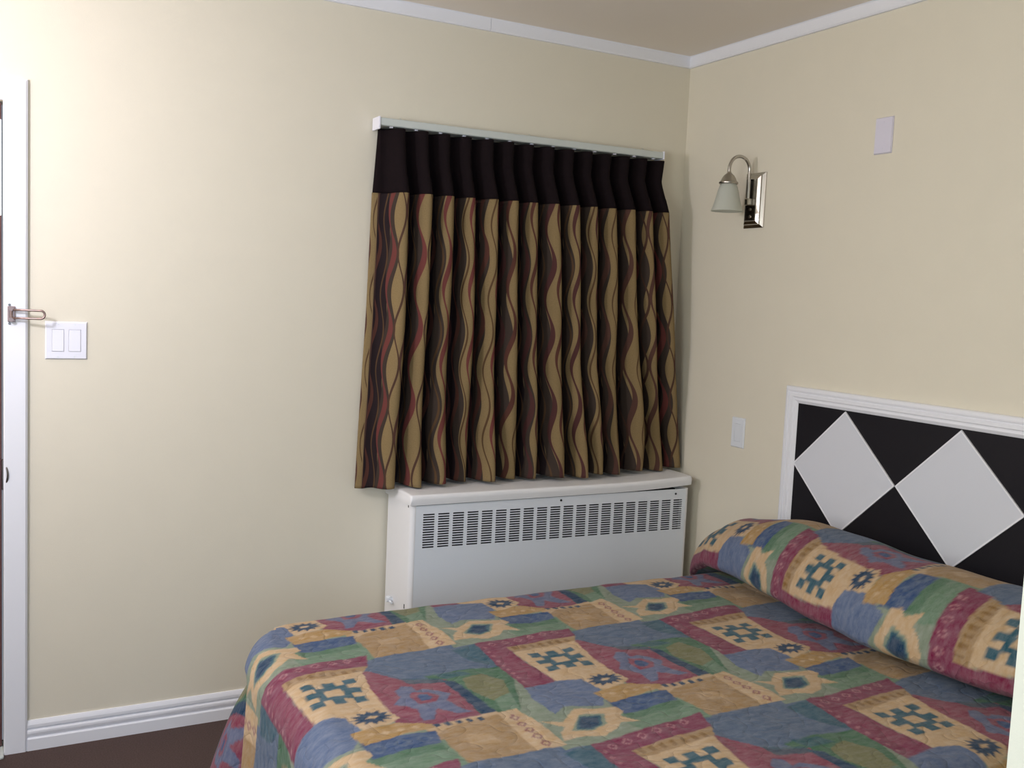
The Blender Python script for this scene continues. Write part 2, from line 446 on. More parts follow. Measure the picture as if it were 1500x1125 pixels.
# ------------------------------------------------------------------ headboard
HY0, HY1, HZ1, FW = -.676, -2.090, 1.188, .0565
ZB = .655
t = thing('headboard', 'black headboard with pale grey diamonds in a white moulded frame', 'headboard', (0, (HY0 + HY1) / 2, ZB))
bm = NEW(); bx(bm, -.012, 0, HY1 + .01, HY0 - .01, ZB + .01, HZ1 - .01); obj('backing_panel', bm, M['black'], t)
fp = [(0, 0), (0, .017), (.003, .021), (.011, .023), (.016, .022), (.018, .018), (.021, .018), (.024, .0215), (.034, .0215), (.037, .017), (.041, .0165), (.046, .019), (.051, .0165), (FW, .013), (FW, 0)]
c4 = [lambda a, b: (-b, HY0 - a, ZB + a), lambda a, b: (-b, HY0 - a, HZ1 - a), lambda a, b: (-b, HY1 + a, HZ1 - a), lambda a, b: (-b, HY1 + a, ZB + a)]
for nm, i in (('frame_stile', 0), ('frame_rail', 1), ('frame_stile', 2), ('frame_rail', 3)):
    bm = NEW(); sweep(bm, fp, [c4[i], c4[(i + 1) % 4]]); obj(nm, bm, M['trim'], t)
DI, DW = HY0 - FW + .0035, .4365
zc, hh_ = .9225, .2065
for k in range(3):
    cy = DI - DW * (k + .5); w = DW / 2
    P4 = [(cy + w, zc), (cy, zc + hh_), (cy - w, zc), (cy, zc - hh_)]
    sc = lambda f: [(cy + (y - cy) * f, zc + (z - zc) * f) for y, z in P4]
    bm = NEW()
    a = [bm.verts.new((-.0118, y, z)) for y, z in sc(.985)]; b_ = [bm.verts.new((-.0155, y, z)) for y, z in sc(.975)]
    for q in range(4): bm.faces.new((a[q], a[(q + 1) % 4], b_[(q + 1) % 4], b_[q]))
    bm.faces.new(b_)
    bm.faces.new(a[::-1])
    d = obj('diamond_panel', bm, M['grey'], t)
    bm = NEW(); L0, L1 = sc(.998), sc(.965)
    A = [[bm.verts.new((-dd, y, z)) for y, z in (L0, L0, L1, L1)[q]] for q, dd in enumerate((.0115, .0165, .0165, .0115))]
    for q in range(4):
        for r_ in range(4):
            bm.faces.new((A[q][r_], A[q][(r_ + 1) % 4], A[(q + 1) % 4][(r_ + 1) % 4], A[(q + 1) % 4][r_]))
    e = obj('edge_strip', bm, M['trim'], d)

# ------------------------------------------------------------------ heater cabinet
hx0, hx1, hy, hz = -1.237, -.062, -.232, .738
t = thing('convector_heater', 'long white convector heater cabinet under the short curtain', 'heater', ((hx0 + hx1) / 2, hy / 2, 0))
def side(bm, x0, x1): bx(bm, x0, x1, hy + .001, -.017, .0, hz, .0)
# side cheek with a rounded front corner
R_ = .016
prof = [(hx0, -.0165), (hx0, hy + R_)] + [(hx0 + R_ - R_ * math.cos(a), hy + R_ - R_ * math.sin(a)) for a in [PI / 2 * i / 6 for i in range(1, 7)]] + [(hx0 + R_ + .004, hy + .002), (hx0 + R_ + .004, -.0165)]
bm = NEW(); sweep(bm, prof, [lambda a, b: (a, b, 0), lambda a, b: (a, b, hz)]); obj('side_panel', bm, M['heater_top'], t, smooth=True, angle=35)
bm = NEW(); sweep(bm, [(hx1 - (x - hx0), y) for x, y in prof], [lambda a, b: (a, b, 0), lambda a, b: (a, b, hz)]); obj('side_panel', bm, M['heater_top'], t, smooth=True, angle=35)
# front panel with real slots
px0, px1, pz0, pz1 = hx0 + R_ + .001, hx1 - R_ - .001, .10, .7375
ncol, nrow = 20, 14
gx0, gx1 = -1.1925, -.0955
cw = (gx1 - gx0 + .0135) / ncol; sw = cw - .0135
gz1, gz0 = .7085, .5905
rh = (gz1 - gz0) / (nrow - .4); sh = rh * .60
XS = [px0]; XH = []
for i in range(ncol): XS += [gx0 + i * cw, gx0 + i * cw + sw]; XH.append(2 * i + 1)
XS.append(px1)
ZS = [pz0]; ZH = []
for j in range(nrow): ZS += [gz0 + j * rh, gz0 + j * rh + sh]; ZH.append(2 * j + 1)
ZS.append(pz1)
bm = NEW()
def zdrop(x, z):     # the vents' line falls slightly to the right in step with the sheet
    return z - .012 * (x - gx0) / (gx1 - gx0) * (1 if pz0 < z < pz1 else 0)
for yy in (hy, hy + .0015):
    gv = {(i, j): bm.verts.new((x, yy, zdrop(x, z))) for i, x in enumerate(XS) for j, z in enumerate(ZS)}
    for i in range(len(XS) - 1):
        for j in range(len(ZS) - 1):
            if i in XH and j in ZH: continue
            bm.faces.new((gv[i, j], gv[i + 1, j], gv[i + 1, j + 1], gv[i, j + 1]))
fp_ = obj('front_panel', bm, M['heater'], t)
bm = NEW(); bx(bm, hx0 + .025, hx1 - .025, hy + .060, -.02, .10, .728); obj('inner_cavity', bm, M['dark'], t)
bm = NEW()
for i in range(150):
    x = hx0 + .04 + (hx1 - hx0 - .08) * i / 149; bx(bm, x, x + .0012, hy + .012, hy + .058, .50, .715)
fin = obj('heating_fins', bm, M['fins'], t); fin['kind'] = 'stuff'
# lid: rounded front edge, its right end lifted off the cabinet
def lid_f(x):
    s = max(0, (x + .45) / .40)
    return lambda a, b: (x, a, b + .013 * s * s)
lp = [(-.0005, hz + .002), (hy - .004, hz + .002)]
lr = .017
for i in range(9):
    a = PI / 2 * i / 8
    lp.append((hy - .006 + lr * .55 * (1 - math.cos(a)) if i else hy - .006, hz + .020 + lr * math.sin(a)))
lp += [(hy + .012, hz + .0375), (hy + .05, hz + .0385), (-.0005, hz + .0385)]
bm = NEW()
xsn = [hx0 - .006 + (hx1 - hx0 + .014) * i / 40 for i in range(41)]
sweep(bm, lp, [lid_f(x) for x in xsn])
# soften the two ends
bmesh.ops.recalc_face_normals(bm, faces=bm.faces[:])
ends = [e for e in bm.edges if len(e.link_faces) == 2 and any(len(f.verts) > 4 for f in e.link_faces) and min(v.co.z for v in e.verts) > hz + .012]
bmesh.ops.bevel(bm, geom=ends, offset=.008, segments=3, profile=.5, affect='EDGES')
obj('lid', bm, M['heater_top'], t, smooth=True, angle=35)
for x, z in ((-.650, .7245), (-.129, .7195)):
    bm = NEW(); tube(bm, [(x, hy + .0005, z), (x, hy - .0025, z)], [.0045, .0035], 12); obj('screw', bm, M['dark'], t)
bm = NEW(); bx(bm, hx0 - .0008, hx0 + .001, -.202, -.196, .376, .391, .0); obj('paint_chip', bm, M['dark'], t)
bm = NEW(); bx(bm, hx0 - .0008, hx0 + .001, -.209, -.204, .729, .737, .0); obj('paint_chip', bm, M['dark'], t)
bm = NEW()
tube(bm, [(hx0 + .004, -.085, .375), (hx0 - .022, -.085, .375)], .008, 12)
tube(bm, [(hx0 - .012, -.112, .371), (hx0 - .012, -.056, .373)], [.004, .004], 10)
lathe(bm, [(0, .388), (.009, .387), (.011, .381), (.009, .376), (0, .375)], hx0 - .014, -.085, 14)
obj('valve_knob', bm, M['heater'], t, smooth=True, angle=45)

# ------------------------------------------------------------------ curtain track
t = thing('curtain_track', 'white curtain track rail above the dark curtain heading', 'curtain track', (-.73, 0, 2.03))
def rz(x): return 2.021 + .010 * (x + 1.335) / 1.19
tp_ = [(-.010, -.013), (-.066, -.013), (-.069, -.010), (-.069, .010), (-.066, .013), (-.010, .013)]
bm = NEW(); sweep(bm, tp_, [lambda a, b: (-1.331, a, rz(-1.331) + b), lambda a, b: (-.160, a, rz(-.160) + b)])
obj('rail', bm, M['rail'], t)
for x, w in ((-1.337, .007), (-.160, .006)):
    bm = NEW(); bx(bm, x, x + w, -.072, -.008, rz(x) - .016 - (.010 if x < -1 else 0), rz(x) + .016, .002, 2); obj('end_cap', bm, M['plastic'], t)
for x in (-1.24, -.73, -.22):
    bm = NEW(); bx(bm, x - .012, x + .012, -.014, 0, rz(x) - .02, rz(x) + .018, .002, 1)
    tube(bm, [(x + .004, -.012, rz(x) + .012), (x + .004, -.014, rz(x) + .024), (x + .002, -.006, rz(x) + .028)], .0012, 6); obj('bracket', bm, M['screw'] if False else M['rail'], t)
for k in range(13):
    x = -1.285 + k * 1.09 / 12
    bm = NEW(); bx(bm, x - .0055, x + .0055, -.058, -.046, rz(x) - .0168, rz(x) - .012, .0015, 1); obj('glider', bm, M['plastic'], t)

# ------------------------------------------------------------------ curtain
t = thing('curtain', 'pleated short curtain with brown wavy stripes and a black heading band', 'curtain', (-.73, 0, .79))
NF = 14
rnd = np.random.default_rng(11)
famp = rnd.uniform(.82, 1.12, NF + 1); fph = rnd.uniform(0, 6.28, NF + 1); fsh = rnd.uniform(-.16, .16, NF + 1); fwd = rnd.uniform(-.012, .012, NF + 1)
NU = NF * 40 + 1
phi = np.linspace(0, NF, NU)
k0 = np.minimum(phi.astype(int), NF - 1); fr = phi - k0
sm = lambda a: (1 - (3 * fr ** 2 - 2 * fr ** 3)) * a[k0] + (3 * fr ** 2 - 2 * fr ** 3) * a[k0 + 1]
fA, fS = sm(famp), sm(fsh)
def xl(z): return np.interp(z, [.76, 1.0, 1.4, 1.79, 2.01], [-1.342, -1.334, -1.318, -1.310, -1.316])
def xr(z): return np.interp(z, [.76, .9, 1.2, 1.5, 1.80, 1.92, 2.01], [-.008, -.022, -.072, -.104, -.136, -.160, -.143])
def curtain_rows(zs_fun, amp_fun, rows, yb, pw):
    X = np.zeros((rows, NU)); Y = X.copy(); Z = X.copy()
    for r in range(rows):
        v = r / (rows - 1)                       # 0 top, 1 bottom
        zt_ = zs_fun(v, phi / NF)
        zm = float(np.mean(zt_))
        a = amp_fun(zm)
        low = max(0, (1.79 - zm)) / 1.0
        ph = 2 * PI * (phi + .10 * low * np.sin(phi * 1.7 + zm * 3.0) * np.minimum(1, np.minimum(phi, NF - phi)))
        om = .085 * np.sin(2 * ph) * (1 if zm < 1.85 else .7)
        lean = .24 * (1 - np.cos(ph)) * .5       # lobes lean toward the room's right
        f = (phi + om + lean + fS * low * np.minimum(1, np.minimum(phi, NF - phi))) / NF
        x_l, x_r = float(xl(zm)), float(xr(zm))
        X[r] = x_l + (x_r - x_l) * f
        wob = 1 + .18 * low * np.sin(3.1 * zm * 2 + fph[k0])
        Y[r] = yb - a * fA * wob * (.5 - .5 * np.cos(ph)) ** pw - .008 * low * np.sin(phi * .9 + 1)
        Z[r] = zt_
    return X, Y, Z
band_bot = lambda f: 1.787 + .021 * f
zt_f = lambda v, f: (2.003 + .006 * f) * (1 - v) + band_bot(f) * v
hem = lambda f: .787 + .009 * f ** 2 + .004 * np.sin(f * 40) - .020 * np.clip(1 - f / .09, 0, 1)
zm_f = lambda v, f: band_bot(f) * (1 - v) + hem(f) * v
def returns(X, Y, Z, n=10, bulge=.024):
    """side returns that run back to the wall at both ends"""
    L, Rr = [], []
    for i in range(n):
        q = i / n
        L.append((X[:, 0] - bulge * np.sin(PI * q), -.008 + (Y[:, 0] + .008) * q, Z[:, 0]))
        Rr.append((X[:, -1] + .002 * np.sin(PI * q), Y[:, -1] * (1 - (i + 1) / n) - .008 * (i + 1) / n, Z[:, -1]))
    lx = np.stack([l[0] for l in L], 1); ly = np.stack([l[1] for l in L], 1); lz = np.stack([l[2] for l in L], 1)
    rx = np.stack([l[0] for l in Rr], 1); ry = np.stack([l[1] for l in Rr], 1); rzz = np.stack([l[2] for l in Rr], 1)
    return np.hstack([lx, X, rx]), np.hstack([ly, Y, ry]), np.hstack([lz, Z, rzz])
def grid_mesh(name, X, Y, Z, Uc, Vc, m, parent, extra=None):
    r, c = X.shape
    co = np.stack([X, Y, Z], -1).reshape(-1, 3)
    idx = np.arange(r * c).reshape(r, c)
    q = np.stack([idx[:-1, :-1], idx[:-1, 1:], idx[1:, 1:], idx[1:, :-1]], -1).reshape(-1, 4)
    me = bpy.data.meshes.new(name)
    me.from_pydata(co.tolist(), [], q.tolist())
    uv = me.uv_layers.new(name='UVMap')
    lv = np.empty(len(me.loops), dtype=np.int32); me.loops.foreach_get('vertex_index', lv)
    uvs = np.stack([Uc.reshape(-1), Vc.reshape(-1)], -1)[lv]
    uv.data.foreach_set('uv', uvs.astype(np.float32).ravel())
    me.polygons.foreach_set('use_smooth', [True] * len(me.polygons))
    me.materials.append(m)
    o = bpy.data.objects.new(name, me); COL.objects.link(o)
    if parent:
        o.parent = parent; o.matrix_parent_inverse = Matrix.Translation(-parent.location)
    return o
amp_main = lambda z: np.interp(z, [.78, 1.1, 1.79], [.112, .110, .098])
X, Y, Z = returns(*curtain_rows(zm_f, amp_main, 90, -.030, 1.45))
# the hem rests against the heater lid and the wall: keep clear of both
Y = np.minimum(Y, -.008); X = np.minimum(X, -.006)
mid = 45
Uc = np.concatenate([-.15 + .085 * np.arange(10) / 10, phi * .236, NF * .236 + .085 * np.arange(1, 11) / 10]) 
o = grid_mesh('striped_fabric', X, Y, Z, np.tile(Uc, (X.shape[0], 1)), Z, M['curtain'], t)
md = o.modifiers.new('thick', 'SOLIDIFY'); md.thickness = .002; md.offset = 0
amp_band = lambda z: np.interp(z, [1.79, 1.90, 2.01], [.098, .066, .050])
X2, Y2, Z2 = returns(*curtain_rows(zt_f, amp_band, 26, -.030, 1.45), bulge=np.linspace(.002, .022, 26))
Y2 = Y2 - .0012
o = grid_mesh('heading_band', X2, Y2, Z2, np.tile(Uc, (X2.shape[0], 1)), Z2, M['header'], t)
md = o.modifiers.new('thick', 'SOLIDIFY'); md.thickness = .003; md.offset = 0

# ------------------------------------------------------------------ the printed pattern of the spread
C_ = {k: np.array(lin(v)) for k, v in dict(
    maroon=(122, 68, 86), rose=(132, 80, 92), cream=(186, 160, 128), tan=(156, 130, 98), ochre=(164, 134, 92),
    blue=(98, 110, 136), blue2=(92, 105, 126), navy=(70, 87, 120), teal=(64, 92, 104), dteal=(52, 70, 92), green=(78, 108, 86),
    sage=(128, 138, 122), green2=(108, 130, 110), mix=(124, 118, 88), pink=(178, 134, 136), brown=(128, 100, 68)).items()}
POLY = []
def P(c, pts, a=1.): POLY.append((C_[c], np.array(pts, float), a))
def rect(c, s0, s1, t0, t1, a=1.): P(c, [(s0, t0), (s1, t0), (s1, t1), (s0, t1)], a)
rect('sage', -.01, 1.01, -.01, 1.01)
P('blue2', [(.50, -.06), (1.01, -.03), (1.00, .25), (.75, .27), (.50, .27), (.45, .12)])
P('sage', [(.86, .42), (1.03, .45), (1.04, 1.0), (.9, 1.0)])
P('green', [(.66, .25), (.80, .235), (1.0, .25), (1.02, .33), (.9, .66), (.74, .68), (.70, .33)])
P('mix', [(.80, .33), (.90, .30), (.95, .40), (.90, .60), (.86, .62), (.82, .52), (.78, .42)], .8)
P('green2', [(.84, .55), (.92, .52), (.90, .66), (.82, .66)])
P('teal', [(.88, .02), (1.0, .0), (1.01, .26), (.92, .17), (.90, .12)], .85)
P('teal', [(.70, .235), (.82, .25), (.86, .30), (.74, .30)], .8)
P('rose', [(.415, .115), (.46, .125), (.56, .25), (.735, .30), (.735, .665), (.42, .665), (.415, .50)])
P('maroon', [(.42, .55), (.60, .60), (.735, .63), (.735, .668), (.42, .668)], .6)
P('dteal', [(.715, .30), (.76, .34), (.79, .52), (.80, .66), (.74, .69), (.735, .56)])
P('teal', [(.56, .24), (.72, .285), (.735, .33), (.58, .30)], .8)
# star figure on the rose field
P('blue', [(.50, .36), (.54, .32), (.58, .33), (.58, .38), (.62, .37), (.66, .40), (.70, .45), (.66, .50), (.68, .56), (.72, .62), (.66, .61), (.60, .55), (.56, .62), (.52, .62), (.53, .53), (.50, .49), (.46, .47), (.50, .42)], .9)
P('rose', [(.535, .43), (.56, .39), (.62, .41), (.65, .455), (.62, .50), (.55, .50)])
P('navy', [(.56, .44), (.58, .415), (.61, .43), (.62, .46), (.60, .48), (.565, .475)])
P('rose', [(.66, .35), (.70, .34), (.725, .42), (.68, .40)])
P('rose', [(.68, .48), (.72, .46), (.73, .60), (.70, .56)])
# tan field and dots
P('tan', [(.50, .68), (.80, .655), (.83, .97), (.53, .985), (.50, .90)])
P('cream', [(.62, .78), (.70, .80), (.72, .87), (.60, .86)], .45)
P('cream', [(.49, .67), (.80, .65), (.80, .675), (.58, .705), (.52, .75)], .8)
for i in range(5):
    s, q = .535 + .042 * i, .676 + .003 * i
    P('dteal', [(s, q - .013), (s + .024, q - .017), (s + .03, q + .008), (s + .008, q + .014)])
# cream leaf with rose lozenges
P('cream', [(.795, .665), (.885, .643), (.915, .80), (.925, .97), (.80, .972), (.80, .80)])
for i in range(5):
    s, q, w = .845 + .003 * i, .712 + .056 * i, .021
    P('maroon', [(s - w, q), (s, q - .026), (s + w, q), (s, q + .026)], .8); P('cream', [(s - w * .5, q), (s, q - .014), (s + w * .5, q), (s, q + .014)])
# lower left: blue block, strips, eye
P('green2', [(.22, .79), (.53, .79), (.54, .99), (.26, 1.03), (.22, .92)])
P('green', [(.25, .80), (.52, .80), (.51, .86), (.26, .875)], .75)
P('blue', [(.0, .49), (.15, .47), (.27, .482), (.30, .55), (.265, .66), (.22, .74), (.06, .70), (.0, .74), (-.02, .6)])
P('navy', [(.25, .70), (.53, .715), (.515, .81), (.26, .825)])
for i in range(3):
    s = .30 + .085 * i
    P('blue2', [(s - .033, .765), (s, .728), (s + .033, .765), (s, .802)], .75); P('navy', [(s - .02, .765), (s, .743), (s + .02, .765), (s, .787)])
P('ochre', [(.24, .625), (.43, .60), (.54, .655), (.53, .69), (.43, .70), (.26, .725)])
for i in range(4):
    P('cream', [(.29 + .055 * i, .662), (.307 + .055 * i, .648), (.324 + .055 * i, .662), (.307 + .055 * i, .676)], .8)
P('cream', [(-.085, .775), (.0, .80), (.09, .728), (.17, .752), (.26, .76), (.27, .80), (.232, .83), (.28, .905), (.20, .885), (.16, .925), (.085, .955), (.02, .93), (-.07, .935), (-.05, .875), (-.01, .835)])
P('sage', [(.09, .770), (.185, .800), (.145, .875), (.075, .905), (.0, .872), (.045, .82)])
P('teal', [(.085, .785), (.165, .808), (.130, .875), (.075, .895), (.02, .868), (.05, .825)])
P('dteal', [(.085, .797), (.145, .815), (.118, .870), (.075, .884), (.04, .862), (.06, .825)])
# maroon elbow with its striped lining
P('maroon', [(.0, -.004), (.25, -.03), (.52, -.058), (.485, .062), (.30, .07), (.115, .085), (.125, .28), (.15, .478), (.0, .495), (.0, .25)])
P('rose', [(.03, .10), (.10, .12), (.125, .40), (.04, .42)], .45)
P('tan', [(.115, .085), (.30, .068), (.485, .058), (.44, .14), (.28, .142), (.12, .155)])
for i in range(7):
    s = .135 + .045 * i
    P('brown', [(s, .088), (s + .02, .084), (s + .022, .122), (s + .002, .126)], .85)
for i in range(6):
    s, q = .07 + .07 * i, .034 - .011 * i
    P('pink', [(s - .022, q), (s, q - .024), (s + .022, q), (s, q + .024)], .65); P('maroon', [(s - .014, q), (s, q - .015), (s + .014, q), (s, q + .015)])
for i in range(9):
    q = .06 + .047 * i; P('pink', [(.012, q), (.024, q - .01), (.034, q + .004), (.02, q + .014)], .5)
# cream field with the stepped cross and the spiky burst
P('cream', [(.12, .15), (.28, .138), (.44, .125), (.42, .30), (.425, .50), (.45, .56), (.40, .60), (.29, .62), (.26, .50), (.15, .475), (.13, .30)])
cs, ct = .278, .290
def motif(c, a, b_, d, e): rect(c, cs + a, cs + b_, ct + d, ct + e)
motif('teal', -.064, .064, -.060, .060); motif('cream', -.034, .034, -.031, .031)
for a, b_ in ((-.108, -.058), (-.025, .025), (.058, .108)):
    motif('teal', a, b_, -.102, -.056); motif('teal', a, b_, .056, .102)
motif('teal', -.110, -.060, -.022, .022); motif('teal', .060, .110, -.022, .022)
bc_ = np.array((.350, .535)); pts = []
for i in range(24):
    a = 2 * PI * i / 24; r = 1.0 if i % 2 == 0 else .62
    pts.append(bc_ + np.array((.085 * math.cos(a), .058 * math.sin(a))) * r)
P('dteal', pts)
P('cream', [(.325, .54), (.345, .522), (.378, .53), (.357, .55)])

def wobble(s, q):
    w1 = np.sin(41 * s + 3 * np.sin(23 * q)) + np.sin(57 * q + 2.5 * np.sin(31 * s))
    w2 = np.sin(133 * s + 91 * q) + np.sin(117 * q - 149 * s)
    return .0009 * w1 + .0011 * w2
def paint(sv, tv):
    ts, tt = np.floor(sv), np.floor(tv)
    s = sv - ts + wobble(sv, tv); q = tv - tt + wobble(tv + 3, sv + 1)
    out = np.zeros((s.size, 3))
    for c, pl, a in POLY:
        mn, mx_ = pl.min(0), pl.max(0)
        for ds in (-1, 0, 1):
            if mx_[0] + ds < -.02 or mn[0] + ds > 1.02: continue
            for dt in (-1, 0, 1):
                if mx_[1] + dt < -.02 or mn[1] + dt > 1.02: continue
                sel = np.nonzero((s >= mn[0] + ds) & (s <= mx_[0] + ds) & (q >= mn[1] + dt) & (q <= mx_[1] + dt))[0]
                if not sel.size: continue
                xs_, ys_ = s[sel] - ds, q[sel] - dt
                ins = np.zeros(sel.size, bool)
                n = len(pl)
                for i in range(n):
                    x1, y1_ = pl[i]; x2, y2 = pl[(i + 1) % n]
                    if y1_ == y2: continue
                    cr = (y1_ > ys_) != (y2 > ys_)
                    ins ^= cr & (xs_ < (x2 - x1) * (ys_ - y1_) / (y2 - y1_) + x1)
                k = sel[ins]
                out[k] = out[k] * (1 - a) + c * a
    return out
LA = np.linalg.inv(np.array([(.58, -.006), (-.03, -.597)]).T)
def tile_of(x, y):
    st = LA @ np.stack([x + 1.3945, y + 1.0575]); return st[0], st[1]

def cloth(name, co, faces, su, tv, parent=None, painted=None):
    me = bpy.data.meshes.new(name)
    me.from_pydata(co.tolist(), [], faces)
    at_ = me.color_attributes.new('print', 'FLOAT_COLOR', 'POINT')
    e = .0024
    rgb = np.mean([paint(su + a * e, tv + b_ * e) for a, b_ in ((-1, -.5), (.5, -1), (1, .5), (-.5, 1), (0, 0))], axis=0)
    at_.data.foreach_set('color', np.hstack([rgb, np.ones((len(rgb), 1))]).astype(np.float32).ravel())
    uv = me.uv_layers.new(name='UVMap')
    lv = np.empty(len(me.loops), dtype=np.int32); me.loops.foreach_get('vertex_index', lv)
    uv.data.foreach_set('uv', (np.stack([su * .58, tv * .597], -1)[lv]).astype(np.float32).ravel())
    me.polygons.foreach_set('use_smooth', [True] * len(me.polygons))
    me.materials.append(M['quilt'])
    o = bpy.data.objects.new(name, me); COL.objects.link(o)
    return o

# ------------------------------------------------------------------ bed
BX0, BX1, BYF, BYN, BZ = -1.935, -.03, -.668, -2.045, .562
t = thing('bed', 'double bed with its mattress and base hidden under a patterned spread', 'bed', ((BX0 + BX1) / 2, (BYF + BYN) / 2, 0))
bm = NEW(); bx(bm, BX0 + .25, BX1, BYN + .10, BYF - .12, .33, BZ - .010, .07, 5); obj('mattress', bm, M['mattress'], t, smooth=True, angle=60)
bm = NEW(); bx(bm, BX0 + .26, BX1, BYN + .11, BYF - .13, .12, .33, .01, 2); obj('base', bm, M['mattress'], t)
for x in (BX0 + .34, BX1 - .12):
    for y in (BYN + .20, BYF - .20):
        bm = NEW(); tube(bm, [(x, y, 0), (x, y, .12)], [.022, .028], 14); obj('leg', bm, M['wood'], t)

RC, ER = .105, .075
stp = .0042
ix0, ix1, iy0, iy1 = BX0 + RC, BX1, BYN + RC, BYF - RC
nx = int((ix1 - ix0) / stp); ny = int((iy1 - iy0) / stp)
gx = np.linspace(ix0, ix1, nx + 1); gy = np.linspace(iy0, iy1, ny + 1)
GX, GY = np.meshgrid(gx, gy, indexing='ij')
def rumple(x, y):
    return (.0022 * np.sin(9.1 * x + 2.1 * np.sin(5.3 * y)) + .0018 * np.sin(13.7 * y + 1.3 * np.sin(7.9 * x))
            + .0012 * np.sin(31 * x + 17 * y) + .0012 * np.sin(37 * y - 23 * x + 2 * np.sin(19 * x)))
co = [np.stack([GX, GY, BZ + rumple(GX, GY)], -1).reshape(-1, 3)]
sv, tv = tile_of(GX.ravel(), GY.ravel()); SV, TV = [sv], [tv]
idx = np.arange((nx + 1) * (ny + 1)).reshape(nx + 1, ny + 1)
faces = np.stack([idx[:-1, :-1], idx[1:, :-1], idx[1:, 1:], idx[:-1, 1:]], -1).reshape(-1, 4).tolist()
# perimeter: far side (head to foot), far corner, foot, near corner, near side
per = []    # (inner index, base x, base y, normal x, normal y, u measured from the far foot corner)
for i in range(nx, -1, -1): per.append((idx[i, ny], gx[i], iy1, 0., 1., gx[i] - ix0 + .08))
NA = 40
for i in range(1, NA):
    a = PI / 2 + PI / 2 * i / NA; per.append((idx[0, ny], ix0, iy1, math.cos(a), math.sin(a), .08 * (1 - 2 * i / NA)))
for j in range(ny, -1, -1): per.append((idx[0, j], ix0, gy[j], -1., 0., gy[j] - iy1 - .08))
for i in range(1, NA):
    a = PI + PI / 2 * i / NA; per.append((idx[0, 0], ix0, iy0, math.cos(a), math.sin(a), -9.))
for i in range(0, nx + 1): per.append((idx[i, 0], gx[i], iy0, 0., -1., -9.))
per_i = np.array([p[0] for p in per]); bxp = np.array([p[1] for p in per]); byp = np.array([p[2] for p in per])
nxn = np.array([p[3] for p in per]); nyn = np.array([p[4] for p in per]); uu = np.array([p[5] for p in per])
flat = RC - ER; qarc = ER * PI / 2; drop = .43
ls = np.concatenate([np.linspace(0, flat, 7)[1:], flat + np.linspace(0, qarc, 24)[1:], flat + qarc + np.linspace(0, drop, 84)[1:]])
gs = lambda u, c, w: np.exp(-((u - c) / w) ** 2)
base_n = idx.size; ring_prev = per_i
near_fold = np.where(uu < -8, .5 + .5 * np.sin(np.arange(len(uu)) * .055), 0)
along = np.where(uu > .2, np.sin(uu * 21) * .5 + .5 * np.sin(uu * 13 + 1), 0)
for k, l in enumerate(ls):
    if l <= flat: o_, z_ = l, BZ
    elif l <= flat + qarc:
        a = (l - flat) / ER; o_, z_ = flat + ER * math.sin(a), BZ - ER * (1 - math.cos(a))
    else: o_, z_ = RC, BZ - ER - (l - flat - qarc)
    d = max(0, l - flat - qarc * .5)
    e_ = max(0, d - .05)
    uc = -.15 - .30 * e_
    fl = (.020 * d / .4
          + e_ * .10 * gs(uu, uc - .075, .045)       # rolled edge of the foot panel beside the crease
          - min(e_, .19) * 1.25 * gs(uu, uc, .036)              # the crease tucked in near the corner
          - min(e_, .12) * .25 * gs(uu, uc + .07, .05)
          - .060 * min(1, l / .06) * math.exp(-max(0, d - .10) / .12) * gs(uu, .0, .11)   # the cloth slopes away at the corner
          + max(0, d - .10) * .21 * gs(uu, .0, .090)             # corner lobe swinging out
          - e_ * .16 * gs(uu, .19, .05)
          + d * .07 * np.sin(uu * 17 + .6) * (uu > -8) * np.minimum(1, (-.42 - uu) * 6).clip(0)
          + d * .08 * along + d * .10 * near_fold)
    x_ = bxp + nxn * (o_ + fl); y_ = byp + nyn * (o_ + fl)
    w = max(0, 1 - l / RC)
    z = z_ + rumple(bxp + nxn * o_, byp + nyn * o_) * max(0, 1 - max(0, l - flat) / .1)
    co.append(np.stack([x_, y_, z + 0 * x_], -1))
    s_, t_ = tile_of(bxp + nxn * l, byp + nyn * l); SV.append(s_); TV.append(t_)
    cur = base_n + np.arange(len(per)) + k * len(per)
    for a_, b_, c_, d_ in zip(ring_prev[:-1], ring_prev[1:], cur[1:], cur[:-1]):
        faces.append((a_, d_, c_) if a_ == b_ else (a_, d_, c_, b_))
    ring_prev = cur
faces = [tuple(int(v) for v in f) for f in faces]
spread = cloth('bedspread', np.vstack(co), faces, np.concatenate(SV), np.concatenate(TV))
tag(spread, 'quilted multicoloured patchwork print bedspread draped over the bed', 'bedspread')

# ------------------------------------------------------------------ pillow roll under the same cloth
NYP, NTP = 340, 150
yv = np.linspace(-.530, -2.075, NYP)
xf = np.interp(-yv, [.53, .56, .60, .66, .75, 1.07, 1.33, 1.49, 1.72, 1.95, 2.075], [-.20, -.30, -.34, -.365, -.39, -.445, -.495, -.525, -.50, -.44, -.24])
hp = np.interp(-yv, [.53, .555, .605, .66, .74, .85, .96, 1.05, 1.39, 1.74, 1.92, 2.02, 2.075], [.10, .145, .168, .162, .166, .195, .218, .228, .220, .222, .20, .14, .012])
kern = np.hanning(21); kern /= kern.sum()
pad = lambda a: np.convolve(np.pad(a, 10, mode='edge'), kern, 'valid')
xf, hp = pad(xf), pad(hp)
th = np.linspace(-.50 * PI, 1.5 * PI, NTP)       # from under the front, up over the crest and down behind
PX = np.zeros((NTP, NYP)); PY = PX.copy(); PZ = PX.copy(); AL = PX.copy()
